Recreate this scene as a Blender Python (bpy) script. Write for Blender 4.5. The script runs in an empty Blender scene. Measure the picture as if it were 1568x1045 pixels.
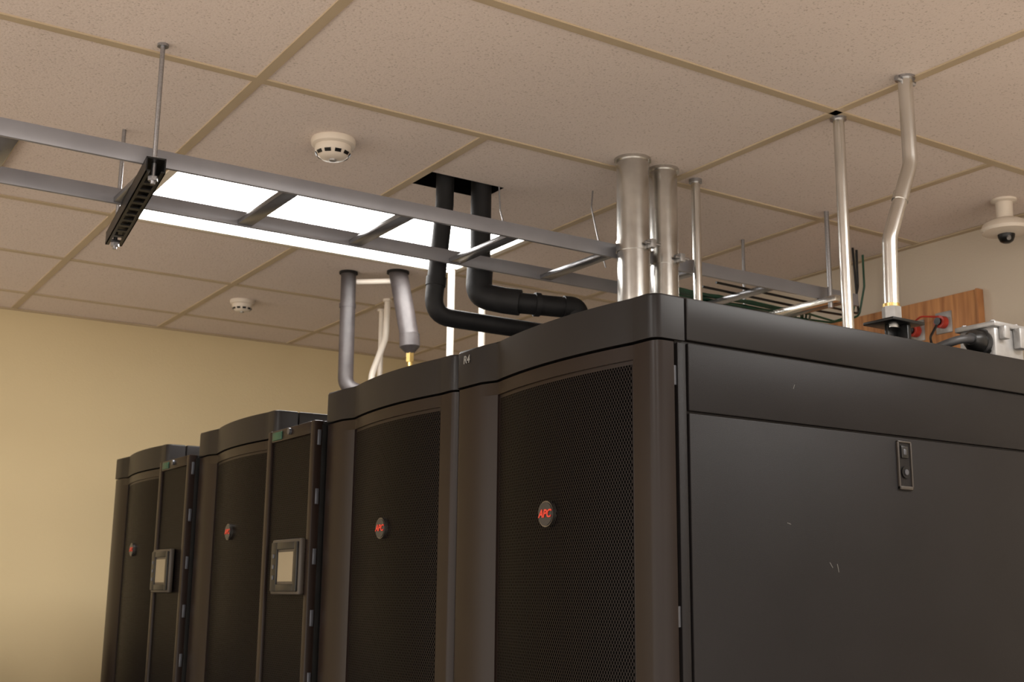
import bpy, bmesh, math, random
from mathutils import Vector, Matrix
random.seed(4)
SC=bpy.context.scene
try:
    SC.view_settings.view_transform='Standard'
except Exception: pass
COL=SC.collection

# ---------------------------------------------------------------- materials
def nodes(name):
    m=bpy.data.materials.new(name); m.use_nodes=True
    nt=m.node_tree; b=nt.nodes["Principled BSDF"]
    return m,nt,b
def N(nt,t,**k):
    n=nt.nodes.new(t)
    for a,v in k.items(): setattr(n,a,v)
    return n
def noisy(name,c1,c2,scale=20,rough=.5,metal=0,bump=0.0,bscale=None,detail=4,spec=.5,stretch=None):
    m,nt,b=nodes(name)
    tc=N(nt,"ShaderNodeTexCoord"); no=N(nt,"ShaderNodeTexNoise"); no.inputs["Scale"].default_value=scale; no.inputs["Detail"].default_value=detail
    src=tc.outputs["Object"]
    if stretch:
        mp=N(nt,"ShaderNodeMapping"); mp.inputs["Scale"].default_value=stretch; nt.links.new(src,mp.inputs[0]); src=mp.outputs[0]
    nt.links.new(src,no.inputs["Vector"])
    r=N(nt,"ShaderNodeValToRGB"); r.color_ramp.elements[0].position=.3; r.color_ramp.elements[1].position=.7
    r.color_ramp.elements[0].color=(*c1,1); r.color_ramp.elements[1].color=(*c2,1)
    nt.links.new(no.outputs["Fac"],r.inputs[0]); nt.links.new(r.outputs[0],b.inputs["Base Color"])
    b.inputs["Roughness"].default_value=rough; b.inputs["Metallic"].default_value=metal
    b.inputs["Specular IOR Level"].default_value=spec
    if bump:
        n2=N(nt,"ShaderNodeTexNoise"); n2.inputs["Scale"].default_value=bscale or scale*5; n2.inputs["Detail"].default_value=3
        nt.links.new(src,n2.inputs["Vector"])
        bp=N(nt,"ShaderNodeBump"); bp.inputs["Strength"].default_value=bump; bp.inputs["Distance"].default_value=.002
        nt.links.new(n2.outputs["Fac"],bp.inputs["Height"]); nt.links.new(bp.outputs[0],b.inputs["Normal"])
    return m
def emis(name,c,s):
    m,nt,b=nodes(name)
    b.inputs["Base Color"].default_value=(*c,1); b.inputs["Emission Color"].default_value=(*c,1); b.inputs["Emission Strength"].default_value=s
    return m

M_RACK=noisy("rack_powdercoat",(.0058,.0050,.0053),(.0078,.0068,.0072),6,.45,0,.2,900,4,.18)
M_RACKD=noisy("rack_frame_dark",(.004,.0035,.0035),(.006,.005,.005),6,.5,spec=.2)
M_DOOR=noisy("rack_door_coat",(.0080,.0042,.0030),(.0105,.0058,.0042),5,.33,spec=.22)
M_CAP=noisy("rack_cap_plastic",(.0070,.0060,.0060),(.0098,.0083,.0083),5,.4,spec=.22)
M_GALV=noisy("galvanised_steel",(.46,.45,.43),(.68,.67,.64),14,.27,1,.1,60)
M_ZINC=noisy("conduit_zinc",(.62,.61,.58),(.76,.75,.72),10,.25,1)
M_TRAY=noisy("tray_grey_paint",(.20,.20,.22),(.24,.24,.26),8,.35,.3)
M_RUNG=noisy("tray_rung_grey",(.17,.17,.18),(.21,.21,.22),8,.25,.6)
M_ROD=noisy("threaded_rod_steel",(.30,.30,.31),(.4,.4,.42),300,.35,.9)
M_STRUT=noisy("strut_black",(.006,.006,.0065),(.01,.01,.011),9,.4,spec=.3)
M_FOAM=noisy("pipe_insulation_black",(.004,.004,.0045),(.008,.008,.009),25,.62,0,.5,60,spec=.3)
M_FOAMG=noisy("pipe_insulation_grey",(.034,.028,.028),(.056,.047,.046),22,.45,0,.4,50,spec=.4)
M_WHITE=noisy("detector_plastic",(.62,.55,.47),(.68,.61,.52),8,.45)
M_PVC=noisy("white_pipe",(.72,.66,.58),(.80,.73,.64),8,.35)
M_BLACK=noisy("black_plastic",(.004,.004,.004),(.008,.008,.008),20,.35,spec=.35)
M_CABLE=noisy("cable_rubber",(.02,.02,.022),(.04,.04,.042),40,.45)
M_GREEN=noisy("green_cable",(.003,.04,.022),(.005,.065,.034),30,.4)
M_BRASS=noisy("brass",(.6,.42,.15),(.75,.55,.22),30,.3,1)
M_ALU=noisy("cast_aluminium",(.29,.285,.28),(.37,.365,.36),40,.38,.5,.2,200)
M_RED=noisy("red_terminal",(.34,.025,.015),(.42,.04,.02),30,.4)
M_BEZ=noisy("display_bezel",(.030,.024,.019),(.038,.031,.025),20,.4)
M_LCD=noisy("lcd_screen",(.21,.175,.12),(.25,.21,.14),3,.3)
M_SLOT=noisy("latch_metal",(.07,.075,.09),(.10,.105,.12),20,.35,.6)
M_TBAR=noisy("ceiling_grid_paint",(.43,.345,.23),(.48,.385,.26),5,.5)
M_FRAME=noisy("fixture_frame",(.62,.58,.5),(.68,.63,.55),5,.4)
M_LENS=emis("light_lens",(1.0,.975,.94),18)
M_VOID=noisy("ceiling_void",(.004,.003,.003),(.007,.006,.005),9,.9)
M_VENT=noisy("diffuser_paint",(.36,.29,.18),(.42,.34,.22),5,.5)
M_FLOOR=noisy("floor_vinyl",(.27,.23,.19),(.35,.30,.25),3,.4)
M_LABEL=noisy("label_ink",(.13,.13,.12),(.19,.19,.18),30,.5)
M_BADGE=noisy("badge_face",(.015,.015,.018),(.025,.025,.028),30,.2)
M_BADGER=noisy("badge_rim",(.15,.14,.13),(.2,.19,.18),30,.25,.9)
M_LOGO=noisy("badge_red",(.50,.03,.015),(.58,.045,.025),20,.35)
M_BLOCKER=noisy("shade_blocker_paint",(.16,.15,.13),(.19,.18,.155),5,.45)
# wall
def wallmat(name,c1,c2):
    m=noisy(name,c1,c2,1.3,.75,0,.35,140,3,.25); return m
M_WALL=wallmat("wall_paint_cream",(.60,.49,.295),(.64,.53,.325))
M_WALLR=wallmat("wall_paint_beige",(.50,.435,.35),(.54,.47,.38))
# ceiling tile
def tilemat():
    m,nt,b=nodes("acoustic_tile")
    tc=N(nt,"ShaderNodeTexCoord")
    n1=N(nt,"ShaderNodeTexNoise"); n1.inputs["Scale"].default_value=170; n1.inputs["Detail"].default_value=3
    n2=N(nt,"ShaderNodeTexNoise"); n2.inputs["Scale"].default_value=1.5
    nt.links.new(tc.outputs["Object"],n1.inputs["Vector"]); nt.links.new(tc.outputs["Object"],n2.inputs["Vector"])
    r=N(nt,"ShaderNodeValToRGB"); e=r.color_ramp.elements
    e[0].position=.30;e[0].color=(.51,.44,.385,1);e[1].position=.42;e[1].color=(.71,.625,.57,1)
    nt.links.new(n1.outputs["Fac"],r.inputs[0])
    mx=N(nt,"ShaderNodeMixRGB",blend_type='MULTIPLY'); mx.inputs[0].default_value=.3
    r2=N(nt,"ShaderNodeValToRGB"); r2.color_ramp.elements[0].color=(.86,.84,.83,1); r2.color_ramp.elements[1].color=(1,1,1,1)
    nt.links.new(n2.outputs["Fac"],r2.inputs[0])
    nt.links.new(r.outputs[0],mx.inputs[1]); nt.links.new(r2.outputs[0],mx.inputs[2]); nt.links.new(mx.outputs[0],b.inputs["Base Color"])
    b.inputs["Roughness"].default_value=.9; b.inputs["Specular IOR Level"].default_value=.1
    bp=N(nt,"ShaderNodeBump"); bp.inputs["Strength"].default_value=.5; bp.inputs["Distance"].default_value=.002
    nt.links.new(n1.outputs["Fac"],bp.inputs["Height"]); nt.links.new(bp.outputs[0],b.inputs["Normal"])
    return m
M_TILE=tilemat()
# perforated steel: staggered hole lattice in the Y/Z plane
def meshmat():
    m,nt,b=nodes("perforated_steel")
    tc=N(nt,"ShaderNodeTexCoord"); sp=N(nt,"ShaderNodeSeparateXYZ"); nt.links.new(tc.outputs["Object"],sp.inputs[0])
    def mth(op,a,bv=None):
        n=N(nt,"ShaderNodeMath",operation=op)
        for i,v in enumerate((a,bv)):
            if v is None: continue
            if isinstance(v,(int,float)): n.inputs[i].default_value=v
            else: nt.links.new(v,n.inputs[i])
        return n.outputs[0]
    p=.0060
    k=2*math.pi/p
    cy=mth('COSINE',mth('MULTIPLY',sp.outputs['Y'],k)); cz=mth('COSINE',mth('MULTIPLY',sp.outputs['Z'],k*.6))
    pr=mth('MULTIPLY',cy,cz)
    r=N(nt,"ShaderNodeValToRGB"); e=r.color_ramp.elements
    e[0].position=.02; e[0].color=(.0070,.0050,.0045,1); e[1].position=.22; e[1].color=(.0003,.0003,.0003,1)
    nt.links.new(pr,r.inputs[0]); nt.links.new(r.outputs[0],b.inputs["Base Color"])
    rr=N(nt,"ShaderNodeMapRange"); rr.inputs[1].default_value=-.1; rr.inputs[2].default_value=.2; rr.inputs[3].default_value=.10; rr.inputs[4].default_value=0.0
    nt.links.new(pr,rr.inputs[0]); nt.links.new(rr.outputs[0],b.inputs["Specular IOR Level"])
    b.inputs["Roughness"].default_value=.36
    return m
M_MESH=meshmat()
def woodmat():
    m,nt,b=nodes("plywood_board")
    tc=N(nt,"ShaderNodeTexCoord"); mp=N(nt,"ShaderNodeMapping"); mp.inputs["Scale"].default_value=(1,14,1.2)
    no=N(nt,"ShaderNodeTexNoise"); no.inputs["Scale"].default_value=3; no.inputs["Detail"].default_value=6; no.inputs["Distortion"].default_value=.8
    nt.links.new(tc.outputs["Object"],mp.inputs[0]); nt.links.new(mp.outputs[0],no.inputs["Vector"])
    r=N(nt,"ShaderNodeValToRGB"); e=r.color_ramp.elements; e[0].position=.35;e[0].color=(.30,.125,.045,1);e[1].position=.65;e[1].color=(.50,.24,.09,1)
    nt.links.new(no.outputs["Fac"],r.inputs[0]); nt.links.new(r.outputs[0],b.inputs["Base Color"]); b.inputs["Roughness"].default_value=.5
    return m
M_WOOD=woodmat()

# ---------------------------------------------------------------- helpers
def empty(name,loc=(0,0,0)):
    o=bpy.data.objects.new(name,None); COL.objects.link(o); o.location=loc; o.empty_display_size=.05
    return o
def finish(bm,name,mat,parent=None,smooth=False,loc=None):
    me=bpy.data.meshes.new(name); bmesh.ops.recalc_face_normals(bm,faces=bm.faces); bm.to_mesh(me); bm.free()
    if mat: me.materials.append(mat)
    if smooth:
        for p in me.polygons: p.use_smooth=True
        try: me.set_sharp_from_angle(angle=math.radians(40))
        except Exception: pass
    o=bpy.data.objects.new(name,me); COL.objects.link(o)
    if parent: o.parent=parent
    if loc: o.location=loc
    return o
def addbox(bm,a,b,bev=0.0,seg=2):
    r=bmesh.ops.create_cube(bm,size=1)
    vs=r['verts']
    for v in vs:
        v.co=Vector([(a[i]+b[i])/2+v.co[i]*(b[i]-a[i]) for i in range(3)])
    if bev>0:
        es=list({e for v in vs for e in v.link_edges})
        bmesh.ops.bevel(bm,geom=es,offset=bev,segments=seg,affect='EDGES',profile=.5)
def box(name,a,b,mat,parent=None,bev=0.0,seg=2):
    bm=bmesh.new(); addbox(bm,a,b,bev,seg); return finish(bm,name,mat,parent,bev>0)
def boxes(name,lst,mat,parent=None,bev=0.0):
    bm=bmesh.new()
    for a,b in lst: addbox(bm,a,b,bev)
    return finish(bm,name,mat,parent,bev>0)
def prism(name,pts,z0,z1,mat,parent=None,bev=0,smooth=True):
    bm=bmesh.new()
    lo=[bm.verts.new((x,y,z0)) for x,y in pts]; hi=[bm.verts.new((x,y,z1)) for x,y in pts]
    n=len(pts)
    for i in range(n): bm.faces.new((lo[i],lo[(i+1)%n],hi[(i+1)%n],hi[i]))
    top=bm.faces.new(hi); bm.faces.new(lo[::-1])
    if bev:
        es=[e for e in top.edges]; bmesh.ops.bevel(bm,geom=es,offset=bev,segments=3,affect='EDGES',profile=.5)
    return finish(bm,name,mat,parent,smooth)
def fillet(pts,r):
    pts=[Vector(p) for p in pts]
    if r<=0: return pts
    out=[pts[0]]
    for i in range(1,len(pts)-1):
        a,b,c=pts[i-1],pts[i],pts[i+1]
        u=(a-b);v=(c-b);lu,lv=u.length,v.length;u.normalize();v.normalize()
        ang=u.angle(v)
        if ang>math.pi-.02: out.append(b);continue
        t=min(r/math.tan(ang/2),lu*.49,lv*.49)
        p0=b+u*t;p2=b+v*t
        for k in range(9):
            s=k/8; out.append(p0*(1-s)**2+b*2*s*(1-s)+p2*s*s)
    out.append(pts[-1]); return out
def addtube(bm,pts,rad,fr=0.0,seg=20):
    P=fillet(pts,fr); n=len(P)
    T=[]
    for i in range(n):
        t=(P[min(i+1,n-1)]-P[max(i-1,0)]).normalized(); T.append(t)
    ref=Vector((1,0,0)) if abs(T[0].x)<.9 else Vector((0,1,0))
    nrm=(ref-T[0]*ref.dot(T[0])).normalized()
    rings=[]
    for i in range(n):
        nrm=(nrm-T[i]*nrm.dot(T[i])).normalized(); bi=T[i].cross(nrm)
        rr=rad[i] if isinstance(rad,(list,tuple)) else rad
        rings.append([bm.verts.new(P[i]+(nrm*math.cos(2*math.pi*k/seg)+bi*math.sin(2*math.pi*k/seg))*rr) for k in range(seg)])
    for i in range(n-1):
        for k in range(seg):
            bm.faces.new((rings[i][k],rings[i][(k+1)%seg],rings[i+1][(k+1)%seg],rings[i+1][k]))
    bm.faces.new(rings[0][::-1]); bm.faces.new(rings[-1])
def tube(name,pts,rad,mat,parent=None,fr=0.0,seg=20):
    bm=bmesh.new(); addtube(bm,pts,rad,fr,seg); return finish(bm,name,mat,parent,True)
def tubes(name,lst,mat,parent=None,seg=16):
    bm=bmesh.new()
    for pts,rad,fr in lst: addtube(bm,pts,rad,fr,seg)
    return finish(bm,name,mat,parent,True)
def lathe(name,prof,c,mat,parent=None,seg=40):
    bm=bmesh.new(); rings=[]
    for r,z in prof:
        rings.append([bm.verts.new((c[0]+r*math.cos(2*math.pi*k/seg),c[1]+r*math.sin(2*math.pi*k/seg),c[2]+z)) for k in range(seg)] if r>1e-5 else [bm.verts.new((c[0],c[1],c[2]+z))])
    for i in range(len(rings)-1):
        A,B=rings[i],rings[i+1]
        for k in range(seg):
            k2=(k+1)%seg
            if len(A)==1: bm.faces.new((A[0],B[k],B[k2]))
            elif len(B)==1: bm.faces.new((A[k],A[k2],B[0]))
            else: bm.faces.new((A[k],A[k2],B[k2],B[k]))
    return finish(bm,name,mat,parent,True)
def text(name,s,size,mat,loc,parent=None,shear=0,ext=.0006):
    c=bpy.data.curves.new(name,"FONT"); c.body=s; c.size=size; c.extrude=ext; c.align_x='CENTER'; c.align_y='CENTER'; c.shear=shear; c.offset=size*.02
    t=bpy.data.objects.new(name+"_tmp",c); COL.objects.link(t)
    dg=bpy.context.evaluated_depsgraph_get(); me=bpy.data.meshes.new_from_object(t.evaluated_get(dg)); bpy.data.objects.remove(t)
    me.name=name; me.materials.clear(); me.materials.append(mat)
    R=Matrix(((0,0,-1),(-1,0,0),(0,1,0))).to_4x4()
    me.transform(Matrix.Translation(loc)@R)
    o=bpy.data.objects.new(name,me); COL.objects.link(o); o.parent=parent; return o

# ---------------------------------------------------------------- room
H=2.69; WX=2.05; WY=3.86; XL=-4.2; YN=-3.6
U=.61
LX=lambda i:-.249+(i-1)*U
RY=lambda j:1.092-(j-1)*U
# ceiling with real opening where the insulated pipes pass
hx0,hx1,hy0,hy1=.365,.615,1.405,1.52
bm=bmesh.new()
xs=[XL,hx0,hx1,WX+.1]; ys=[YN,hy0,hy1,WY+.1]
for i in range(3):
    for j in range(3):
        if i==1 and j==1: continue
        v=[bm.verts.new((x,y,H)) for x,y in ((xs[i],ys[j]),(xs[i+1],ys[j]),(xs[i+1],ys[j+1]),(xs[i],ys[j+1]))]
        bm.faces.new(v)
bmesh.ops.remove_doubles(bm,verts=bm.verts,dist=1e-4)
ceil=finish(bm,"ceiling",M_TILE)
bm=bmesh.new()
addbox(bm,(hx0-.15,hy0-.1,H+.005),(hx1+.15,hy1+.25,H+.4))
bm.faces.ensure_lookup_table()
for f in list(bm.faces):
    if f.calc_center_median().z<H+.006: bm.faces.remove(f)
finish(bm,"plenum_void",M_VOID,ceil)
# grid
tb=[]; w=.012; zt=H-.004
def rbar(y,x0=XL,x1=WX): tb.append(((x0,y-w,zt),(x1,y+w,H+.001)))
def lbar(x,y0,y1): tb.append(((x-w,y0+w,zt),(x+w,y1-w,H+.001)))
for j in range(-3,8): rbar(RY(j))
for i in range(-6,5):
    x=LX(i)
    if x>WX or x<XL: continue
    for j in range(-3,2):
        yb=RY(j-1) if j>-3 else WY
        if i==2 and j==0: continue
        lbar(x,RY(j),yb)
    if i%2==1: lbar(x,YN,RY(1))
    elif i==4: lbar(x,RY(2),RY(1))
boxes("ceiling_grid",tb,M_TBAR,ceil)
box("floor",(XL,YN,-.1),(WX+.1,WY+.1,0),M_FLOOR)
box("wall_back",(XL,WY,0),(WX+.12,WY+.12,H+.1),M_WALL)
box("wall_right",(WX,YN,0),(WX+.12,WY,H+.1),M_WALLR)
box("baseboard_back",(XL,WY-.012,0),(WX,WY,.1),M_BLACK)
box("baseboard_right",(WX-.012,YN,0),(WX,WY-.012,.1),M_BLACK)
boxes("trim_1",[((XL,WY-.022,H-.006),(WX,WY,H-.001))],M_TBAR)
boxes("trim_2",[((WX-.022,YN,H-.006),(WX,WY-.022,H-.001))],M_TBAR)

# ---------------------------------------------------------------- ceiling lights
def fixture(x0,x1,y0,y1):
    e=empty("ceiling_light_fixture",((x0+x1)/2,(y0+y1)/2,H))
    inv=Matrix.Translation((-(x0+x1)/2,-(y0+y1)/2,-H))
    f=.022; z0=H-.009; z1=H-.0005
    o=[boxes("frame",[((x0,y0,z0),(x1,y0+f,z1)),((x0,y1-f,z0),(x1,y1,z1)),((x0,y0+f,z0),(x0+f,y1-f,z1)),((x1-f,y0+f,z0),(x1,y1-f,z1))],M_FRAME,e),
       box("lens",(x0+f,y0+f,H-.006),(x1-f,y1-f,H-.001),M_LENS,e)]
    for q in o: q.data.transform(inv)
fixture(LX(1)+w,LX(3)-w,RY(0)+w,RY(-1)-w)
fixture(LX(-3),LX(-1),RY(3),RY(2))  # this and the next two are out of view, added for fill light
fixture(LX(2),LX(4),RY(5),RY(4))
fixture(LX(-3),LX(-1),RY(6),RY(5))
# air diffuser at the far left
e=empty("air_diffuser",(-.95,2.02,H))
x0,x1,y0,y1=-1.22,-.63,1.75,2.29
boxes("frame",[((a-(-.95),b-2.02,c),(d-(-.95),f2-2.02,g)) for (a,b,c,d,f2,g) in [(x0,y0,-.014,x1,y0+.05,0),(x0,y1-.05,-.014,x1,y1,0),(x0,y0+.05,-.014,x0+.05,y1-.05,0),(x1-.05,y0+.05,-.014,x1,y1-.05,0)]],M_VENT,e,.003)
boxes("louvre",[((-.2,-.2+.08*k,-.012),(.25,-.175+.08*k,-.002)) for k in range(6)]+[((-.22,-.22,-.003),(.27,.22,-.001))],M_VENT,e)

# ---------------------------------------------------------------- racks
def bow(y,rec=0):
    s=(y-.058)/(.468-.058)
    return .012*s-.018*4*s*(1-s)+rec
def door_profile(rec):
    p=[(.034,.001),(.014,.001),(.006,.004),(.001,.011),(0,.02),(0,.05)]
    if rec: p.append((bow(.058),.058))
    for k in range(0,25):
        y=.058+(.41)*k/24
        if rec and k==0: y=.0585
        if rec and k==24: y=.4675
        p.append((bow(y,rec),y))
    if rec: p.append((bow(.468),.468))
    p+=[(.0,.505),(0,.582),(.001,.589),(.006,.596),(.014,.599),(.034,.599)]
    return p
def rack(y0,label=None,bz=1.675):
    R=empty("server_rack",(0,y0,0))
    prism("door_bottom_rail",door_profile(0),.06,.12,M_DOOR,R)
    prism("door",door_profile(.004),.12,1.903,M_DOOR,R)
    prism("door_top_rail",door_profile(0),1.903,1.926,M_DOOR,R)
    prism("front_cap",[(x-(.003 if x<.03 else -.022),y) for x,y in door_profile(0)],1.930,2.0,M_CAP,R,.004)
    bm=bmesh.new(); prev=None
    for k in range(41):
        y=.064+(.462-.064)*k/40; x=bow(y,.0035)
        a=bm.verts.new((x,y,.13)); b=bm.verts.new((x,y,1.896))
        if prev: bm.faces.new((prev[0],a,b,prev[1]))
        prev=(a,b)
    finish(bm,"perforated_sheet",M_MESH,R,True)
    box("body",(.040,.006,.06),(1.06,.594,1.93),M_RACKD,R)
    boxes("corner_post",[((.041,.001,.05),(.058,.02,1.926)),((1.05,.001,.05),(1.07,.02,1.926)),((.041,.58,.05),(.058,.599,1.926)),((1.05,.58,.05),(1.07,.599,1.926))],M_RACK,R,.0015)
    boxes("side_panel",[((.062,.0,1.8215),(1.048,.012,1.927)),((.062,.0,.96),(1.048,.012,1.818)),((.062,.0,.07),(1.048,.012,.956)),
                        ((.062,.588,1.8215),(1.048,.6,1.927)),((.062,.588,.96),(1.048,.6,1.818)),((.062,.588,.07),(1.048,.6,.956))],M_RACK,R,.0022)
    box("roof",(.060,.0,1.931),(1.07,.6,2.0),M_CAP,R,.004)
    boxes("hinge",[((.034,.004,z),(.041,.012,z+.03)) for z in (1.86,1.5,1.1,.7,.3)],M_SLOT,R)
    boxes("castor",[((x,y,0),(x+.06,y+.03,.06)) for x in (.08,.93) for y in (.05,.5)],M_BLACK,R,.006)
    for zc in (1.770,.9):
        boxes("latch_frame",[((.532,-.004,zc-.042),(.535,.002,zc+.042)),((.565,-.004,zc-.042),(.568,.002,zc+.042)),((.532,-.004,zc+.039),(.568,.002,zc+.042)),((.532,-.004,zc-.042),(.568,.002,zc-.036))],M_BEZ,R,.001)
        box("latch_recess",(.535,-.0015,zc-.036),(.565,.001,zc+.039),M_RACK,R)
        box("latch_lever",(.541,-.004,zc+.012),(.559,-.001,zc+.034),M_BLACK,R,.002)
        box("latch_pin",(.546,-.0048,zc+.018),(.553,-.003,zc+.028),M_SLOT,R,.001)
        tube("lock",[(.550,.0,zc-.012),(.550,-.004,zc-.012)],.0105,M_RACKD,R,0,20)
        tube("lock_core",[(.550,-.003,zc-.012),(.550,-.0055,zc-.012)],.005,M_SLOT,R,0,16)
    bx=bow(.272)-.001
    tube("badge_rim",[(bx+.008,.272,bz),(bx-.003,.272,bz)],.0215,M_BADGER,R,0,36)
    tube("badge_face",[(bx,.272,bz),(bx-.0042,.272,bz)],.0195,M_BADGE,R,0,36)
    text("badge_lettering","APC",.0185,M_LOGO,(bx-.005,.272,bz),R,.25)
    if label:
        text("asset_label",label,.021,M_LABEL,(-.0045,.555,1.980),R,.1,.0003)
        tubes("paint_scuff",[([(.355,-.0002,1.60),(.361,-.0002,1.592)],.0005,0),([(.372,-.0002,1.598),(.375,-.0002,1.585)],.0005,0),([(.262,-.0002,1.66),(.27,-.0002,1.658)],.0004,0),([(.29,-.0002,1.885),(.287,-.0002,1.878)],.0004,0)],M_LABEL,R,6)
    return R
rack(0,"R4"); rack(.6); rack(1.5,None,1.70); rack(2.4)

def cooler(y0,ds):
    R=empty("row_cooling_unit",(0,y0,0))
    T=1.938; X=-.025
    box("body",(.0,.008,.05),(1.06,.292,T),M_RACKD,R,.003)
    boxes("door_frame",[((X,.006,.06),(-.002,.030,T)),((X,.270,.06),(-.002,.294,T)),((X,.030,T-.03),(-.002,.270,T)),((X,.030,.06),(-.002,.270,.12))],M_DOOR,R,.003)
    box("perforated_sheet",(X+.006,.030,.12),(-.004,.270,T-.03),M_MESH,R)
    boxes("side_clip",[((-.017,.0025,z),(-.009,.008,z+.036)) for z in [1.88-.137*k for k in range(13)]],M_SLOT,R,.001)
    box("hinge_strip",(-.006,.003,.08),(.004,.009,T-.01),M_BLACK,R)
    box("status_strip",(X-.003,.20,T-.026),(X+.001,.258,T-.006),M_GREEN,R,.001)
    tube("key_lock",[(X+.002,.15,T-.012),(X-.006,.15,T-.012)],.008,M_SLOT,R)
    zc=1.602; a,b=.055+ds,.225+ds
    box("display_housing",(X-.012,a,zc-.064),(X+.002,b,zc+.064),M_BEZ,R,.004)
    boxes("display_bezel",[((X-.017,a+.008,zc-.057),(X-.011,a+.026,zc+.057)),((X-.017,b-.042,zc-.057),(X-.011,b-.008,zc+.057)),((X-.017,a+.026,zc+.040),(X-.011,b-.042,zc+.057)),((X-.017,a+.026,zc-.057),(X-.011,b-.042,zc-.040))],M_BLACK,R,.002)
    box("display_screen",(X-.0145,a+.034,zc-.034),(X-.0112,b-.048,zc+.034),M_LCD,R)
    box("display_backing",(X-.0135,a+.026,zc-.04),(X-.0113,b-.042,zc+.04),M_BEZ,R)
    boxes("display_button",[((X-.0195,b-.030,z),(X-.016,b-.020,z+.010)) for z in (zc-.03,zc-.005,zc+.02)],M_SLOT,R,.001)
    return R
cooler(1.2,-.025); cooler(2.1,.035)

# ---------------------------------------------------------------- cable ladder
T=empty("cable_ladder_tray",(0,0,0))
zt0,zt1=2.425,2.463
ya,yb=1.070,1.372
xa,xb=-3.2,1.70
for y,s in ((ya,1),(yb,-1)):
    boxes("side_rail",[((xa,y-.005,zt0),(xb,y+.005,zt1))],M_TRAY,T,.0015)
rg=[]
x=-.165-.3*10
while x<xb: rg.append(((x-.018,ya+.004,zt0+.002),(x+.018,yb-.004,zt0+.014))); x+=.3
boxes("rung",rg,M_RUNG,T,.001)
A=Vector((-.49,1.010,0)); B=Vector((-.415,1.61,0)); d=(B-A).normalized()
ang=math.atan2(d.y,d.x); L=(B-A).length
S=empty("strut_support",(0,0,0))
bm=bmesh.new()
addbox(bm,(0,-.020,2.4205),(L,.020,2.424))
addbox(bm,(0,-.020,2.392),(L,-.0175,2.424)); addbox(bm,(0,.0175,2.392),(L,.020,2.424))
addbox(bm,(0,-.020,2.392),(L,-.011,2.395)); addbox(bm,(0,.011,2.392),(L,.020,2.395))
k=.03
while k<L-.03:
    addbox(bm,(k,-.011,2.392),(k+.016,.011,2.395)); k+=.048
o=finish(bm,"strut_channel",M_STRUT,S); o.data.transform(Matrix.Translation((A.x,A.y,0))@Matrix.Rotation(ang,4,'Z'))
p1=A+d*.03; p2=B-d*.03
tubes("threaded_rod",[([(p1.x,p1.y-.0,2.375),(p1.x,p1.y,H)],.0052,0),([(p2.x,p2.y,2.375),(p2.x,p2.y,H)],.0052,0)],M_ROD,S,12)
tubes("nut",[([(p.x,p.y,z),(p.x,p.y,z+.009)],.0105,0) for p in (p1,p2) for z in (2.382,2.425)],M_ROD,S,6)
tubes("ceiling_washer",[([(p1.x,p1.y,H-.006),(p1.x,p1.y,H)],.012,0)],M_ROD,S,20)
S2=empty("strut_support",(1.535,1.2,0))
box("strut_channel",(-.012,-.20,2.405),(.012,.20,2.424),M_ZINC,S2,.002)
tubes("threaded_rod",[([(0,-.17,2.39),(0,-.17,H)],.0075,0),([(0,.19,2.39),(0,.19,H)],.0055,0)],M_ROD,S2,12)

# ---------------------------------------------------------------- pipes & conduits
def duct(name,x,y,r,z0,zc,rim=.006):
    E=empty(name,(x,y,0))
    tube("pipe",[(0,0,z0),(0,0,H)],r,M_GALV,E,0,40)
    tube("ceiling_collar",[(0,0,H-.008),(0,0,H)],r+rim,M_GALV,E,0,40)
    tube("coupling",[(0,0,zc-.014),(0,0,zc+.014)],r+.003,M_GALV,E,0,40)
    box("coupling_clamp",(r*.2,-r-.02,zc-.012),(r*.2+.018,-r-.001,zc+.012),M_ALU,E,.003)
    tube("clamp_bolt",[(r*.2-.014,-r-.013,zc),(r*.2+.034,-r-.013,zc)],.004,M_ROD,E,0,10)
    tube("base_flange",[(0,0,2.0),(0,0,2.008)],r+.015,M_GALV,E,0,40)
duct("exhaust_duct",.775,1.015,.0435,2.0,2.445)
duct("exhaust_duct",.893,1.03,.038,2.0,2.43)
def conduit(x,y,r,z0=2.0):
    E=empty("steel_conduit",(x,y,0))
    tube("pipe",[(0,0,z0),(0,0,H)],r,M_ZINC,E,0,20)
    tube("ceiling_collar",[(0,0,H-.010),(0,0,H)],r+.006,M_ROD,E,0,24)
    tube("base_connector",[(0,0,z0),(0,0,z0+.03)],r+.004,M_ZINC,E,0,20)
conduit(1.02,1.04,.0125); conduit(1.0,.5,.0135)
E=empty("bent_steel_conduit",(.95,.26,0))
tube("pipe",[(0,0,H),(0,0,2.485),(-.083,.0,2.30),(-.090,.0,2.10)],.0160,M_ZINC,E,.07,20)
tube("coupling",[(-.035,0,2.41),(-.043,0,2.39)],.0178,M_ZINC,E)
tube("ceiling_collar",[(0,0,H-.006),(0,0,H)],.022,M_ROD,E,0,24)
tube("gland",[(-.090,0,2.118),(-.090,0,2.146)],.020,M_ALU,E,0,6)
tube("gland_ring",[(-.090,0,2.146),(-.090,0,2.153)],.0180,M_BRASS,E,0,20)
tube("strap",[(-.03,0,H-.009),(.03,0,H-.009)],.006,M_ROD,E)
J=empty("junction_bracket",(.870,.26,0))
box("plate",(-.055,-.04,2.107),(.045,.04,2.114),M_BLACK,J,.002)
box("upright",(.0,-.03,2.0),(.012,.03,2.107),M_BLACK,J,.002)
box("gusset",(-.03,-.004,2.04),(.0,.004,2.107),M_BLACK,J,.001)
box("foot",(-.03,-.03,2.0),(.04,.03,2.006),M_BLACK,J,.001)

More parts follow.
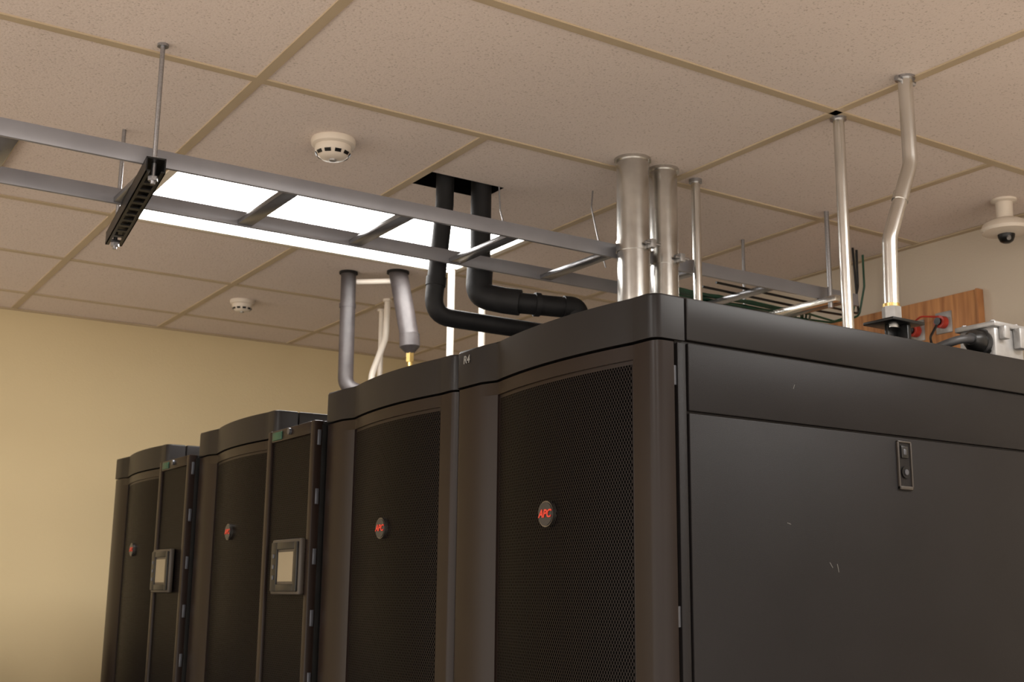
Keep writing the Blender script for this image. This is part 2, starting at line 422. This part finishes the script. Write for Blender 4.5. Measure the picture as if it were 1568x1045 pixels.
# black insulated pipes -> first cooling unit
I=empty("insulated_coolant_pipe",(0,0,0))
tube("riser",[(.447,1.452,H+.25),(.447,1.452,2.62),(.417,1.455,2.295),(.95,1.42,2.285),(.97,1.38,1.942)],.0255,M_FOAM,I,.055,24)
tube("sleeve_joint",[(.4275,1.4545,2.405),(.4255,1.4548,2.38)],.0285,M_FOAM,I)
I=empty("insulated_coolant_pipe",(0,0,0))
tube("riser",[(.565,1.448,H+.25),(.560,1.44,2.375),(.625,1.37,2.345),(.800,1.31,2.340),(.807,1.31,1.942)],.0295,M_FOAM,I,.04,24)
tube("elbow_sleeve",[(.561,1.441,2.46),(.557,1.441,2.37),(.61,1.39,2.352),(.645,1.36,2.345)],.037,M_FOAM,I,.04,24)
tube("sleeve_joint",[(.685,1.349,2.3433),(.70,1.344,2.343)],.034,M_FOAM,I,0,24)
tube("end_elbow",[(.765,1.322,2.341),(.805,1.31,2.340),(.807,1.31,2.28)],.033,M_FOAM,I,.03,24)
# grey insulated pipes -> second cooling unit
I=empty("grey_insulated_pipe",(0,0,0))
tube("riser",[(.650,2.51,H),(.650,2.50,2.265),(.720,2.45,2.23),(.76,2.25,2.18),(.76,2.25,1.942)],.0275,M_FOAMG,I,.05,24)
tube("sleeve_joint",[(.650,2.508,2.57),(.650,2.508,2.555)],.030,M_FOAMG,I,0,24)
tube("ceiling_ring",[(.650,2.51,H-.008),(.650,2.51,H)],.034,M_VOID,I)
I=empty("grey_insulated_pipe",(0,0,0))
tube("riser",[(.795,2.40,H),(.812,2.33,2.44)],.034,M_FOAMG,I,0,24)
tube("taper",[(.812,2.33,2.445),(.813,2.327,2.40),(.814,2.325,2.375)],[.0365,.036,.013],M_FOAMG,I,0,24)
tube("brass_union",[(.814,2.325,2.38),(.814,2.325,2.345)],.015,M_BRASS,I,0,6)
tube("copper_tail",[(.814,2.325,2.35),(.814,2.30,1.942)],.010,M_BRASS,I)
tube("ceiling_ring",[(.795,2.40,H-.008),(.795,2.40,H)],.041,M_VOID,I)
tube("link_pipe",[(.68,2.50,2.655),(.785,2.41,2.655)],.010,M_PVC,I)
# white condensate pipes
def wp(pts,r,fr=.05):
    E=empty("white_condensate_pipe",pts[0]); o=Vector(pts[0])
    tube("pipe",[Vector(p)-o for p in pts],r,M_PVC,E,fr,16)
    tube("ceiling_collar",[Vector((0,0,-.01)),Vector((0,0,0))],r+.007,M_PVC,E)
wp([(.96,2.80,H),(.955,2.80,2.53),(.885,2.77,2.37),(.875,2.76,2.0)],.0125,.08)
wp([(1.02,2.97,H),(1.02,2.97,2.0)],.011)
wp([(.925,2.235,H),(.925,2.235,1.942)],.0125)
wp([(1.055,2.235,H),(1.055,2.235,1.942)],.0125)
tube("ceiling_hanger_wire",[(.84,1.28,H),(.835,1.28,2.64),(.85,1.27,2.55),(.87,1.26,2.46)],.0022,M_ROD,None,.03,8)
tube("ceiling_hanger_wire",[(.595,1.40,H),(.60,1.40,2.62),(.615,1.39,2.55)],.0022,M_ROD,None,.03,8)

# ---------------------------------------------------------------- detectors, camera
def detector(x,y,s):
    E=empty("smoke_detector",(x,y,H))
    lathe("base",[(0,0),(.056*s,0),(.058*s,-.006*s),(.056*s,-.016*s),(.050*s,-.020*s),(0,-.020*s)],(0,0,0),M_WHITE,E)
    lathe("head",[(0,-.018*s),(.046*s,-.018*s),(.047*s,-.030*s),(.040*s,-.044*s),(.030*s,-.052*s),(.012*s,-.054*s),(0,-.054*s)],(0,0,0),M_WHITE,E)
    bm=bmesh.new()
    for k in range(10):
        a=2*math.pi*k/10+.2
        b=bmesh.ops.create_cube(bm,size=1)['verts']
        Mx=Matrix.Rotation(a,4,'Z')@Matrix.Translation((.0415*s,0,-.041*s))@Matrix.Rotation(math.radians(35),4,'Y')@Matrix.Diagonal((.004*s,.016*s,.009*s,1))
        for v in b: v.co=Mx@v.co
    finish(bm,"vent_slots",M_BLACK,E)
    lathe("led_ring",[(0,-.0535*s),(.010*s,-.0535*s),(.009*s,-.058*s),(0,-.058*s)],(0,0,0),M_ALU,E)
detector(.05,1.34,1.0); detector(.49,3.16,.85)
E=empty("dome_security_camera",(1.875,.66,H))
lathe("mount",[(0,0),(.036,0),(.036,-.006),(.024,-.010),(.023,-.062),(.03,-.070),(0,-.070)],(0,0,0),M_WHITE,E)
lathe("housing",[(0,-.060),(.04,-.062),(.062,-.074),(.070,-.090),(.066,-.099),(.030,-.106),(0,-.106)],(0,0,0),M_WHITE,E)
lathe("dome",[(.024,-.104),(.023,-.114),(.018,-.126),(.010,-.131),(0,-.132)],(0,0,0),M_BLACK,E)
tube("lens",[(-.010,-.014,-.116),(-.014,-.018,-.124)],.006,M_ALU,E)

# ---------------------------------------------------------------- plywood backboard on the right wall
E=empty("plywood_backboard",(WX-.0008,1.3,0))
box("board",(-.022,-.42,1.75),(0,.28,2.49),M_WOOD,E,.002)
box("edge_batten",(-.03,-.428,1.75),(0,-.42,2.49),M_WOOD,E,.001)
for (yy,zz) in ((-.19,2.395),(-.295,2.405)):
    tube("terminal",[(-.022,yy,zz),(-.05,yy,zz)],.020,M_RED,E,0,20)
    tube("terminal_core",[(-.05,yy,zz),(-.058,yy,zz)],.012,M_BLACK,E)
    tube("terminal_lead",[(-.05,yy,zz),(-.07,yy+.02,zz-.05),(-.03,yy+.03,zz-.15)],.004,M_BLACK,E,.02,8)
    box("terminal_plate",(-.026,yy-.03,zz-.035),(-.02,yy+.03,zz+.035),M_ALU,E,.002)
tube("jumper",[(-.05,-.19,2.415),(-.065,-.24,2.43),(-.05,-.295,2.42)],.003,M_RED,E,.03,8)

# ---------------------------------------------------------------- cables
E=empty("green_cable_bundle",(0,0,0))
lst=[]
for k in range(7):
    y=1.295+.0095*k; z=2.446+random.uniform(0,.008)
    pts=[(1.03+.006*k,y,H),(1.05+.006*k,y,z+.01)]
    for q in range(1,6): pts.append((1.08+q*.13,y+random.uniform(-.008,.008),z+random.uniform(-.004,.006)))
    if k in (1,5):
        pts+=[(1.88,1.32+.004*k,z),(1.945+.008*k,1.31,z+.03),(1.955+.008*k,1.29,2.58),(1.955+.008*k,1.29,H)]
    else:
        pts+=[(1.88,1.45+.006*k,z-.01),(1.99,1.63+.007*k,z-.04),(2.02,1.64+.007*k,2.3),(2.02,1.64+.007*k,1.2)]
    lst.append((pts,.0038,.03))
tubes("cables",lst,M_GREEN,E,8)
E=empty("black_cable_drop",(0,0,0))
tubes("cables",[([(1.90,1.25,H),(1.91,1.25,2.5),(1.88,1.22,2.455),(1.69,1.18,2.445),(1.2,1.16,2.445)],.004,.05),([(1.93,1.26,H),(1.94,1.27,2.56),(1.88,1.26,2.455),(1.69,1.24,2.445),(1.2,1.22,2.445)],.004,.06)],M_BLACK,E,10)

# ---------------------------------------------------------------- power connector on the near rack
E=empty("power_connector",(.935,.075,2.0))
box("inlet_box",(-.042,-.033,.0),(.050,.050,.072),M_ALU,E,.007)
box("lid",(-.047,-.038,.070),(.055,.055,.081),M_ALU,E,.003)
boxes("hinge_lug",[((.015,-.050,.03),(.042,-.033,.072)),((-.03,-.048,.045),(-.012,-.033,.072))],M_ALU,E,.003)
tubes("lid_screw",[([(x,y,.080),(x,y,.085)],.005,0) for x in (-.033,.041) for y in (-.024,.041)],M_ROD,E,10)
dx=Vector((-1,-.25,.03)).normalized(); o=Vector((-.037,.0,.040))
tube("plug_shell",[o,o+dx*.02,o+dx*.022,o+dx*.045,o+dx*.055],[.026,.026,.022,.020,.012],M_BLACK,E,0,28)
tube("plug_collar",[o-dx*.004,o+dx*.010],.029,M_BLACK,E,0,28)
q=o+dx*.052
tube("power_cable",[q,q+Vector((-.045,-.005,-.006)),q+Vector((-.080,.06,-.030)),q+Vector((-.09,.10,-.0315)),q+Vector((-.14,.28,-.0315)),q+Vector((-.05,.40,-.0315))],.0085,M_CABLE,E,.04,14)

# ---------------------------------------------------------------- unseen cabinet-shaped blocker, added to shade the lower back wall
E=empty("shade_blocker",(-.78,3.55,0))
box("carcass",(-.36,-.25,.0),(.36,.28,1.32),M_BLOCKER,E,.005)
boxes("drawer",[((-.345,-.262,.05+.312*k),(.345,-.25,.35+.312*k)) for k in range(4)],M_BLOCKER,E,.003)
boxes("drawer_handle",[((-.08,-.285,.22+.312*k),(.08,-.262,.24+.312*k)) for k in range(4)],M_ALU,E,.003)

# ---------------------------------------------------------------- world + camera
W=bpy.data.worlds.new("world"); SC.world=W; W.use_nodes=True
bg=W.node_tree.nodes["Background"]; bg.inputs[0].default_value=(1.0,.885,.77,1); bg.inputs[1].default_value=2.5
th=math.radians(57.085); pt=math.radians(11.912); ro=math.radians(.612)
F=Vector((math.cos(th)*math.cos(pt),math.sin(th)*math.cos(pt),math.sin(pt)))
R0=Vector((math.sin(th),-math.cos(th),0)); U0=R0.cross(F)
R=R0*math.cos(ro)+U0*math.sin(ro); UU=-R0*math.sin(ro)+U0*math.cos(ro)
cd=bpy.data.cameras.new("camera"); co=bpy.data.objects.new("camera",cd); COL.objects.link(co)
m=Matrix((R,UU,-F)).transposed().to_4x4(); m.translation=Vector((-1.15,-1.373,1.545)); co.matrix_world=m
cd.sensor_width=36; cd.lens=1838.1/1568*36; cd.clip_start=.05
cd.dof.use_dof=True; cd.dof.focus_distance=2.3; cd.dof.aperture_fstop=9.0
SC.camera=co
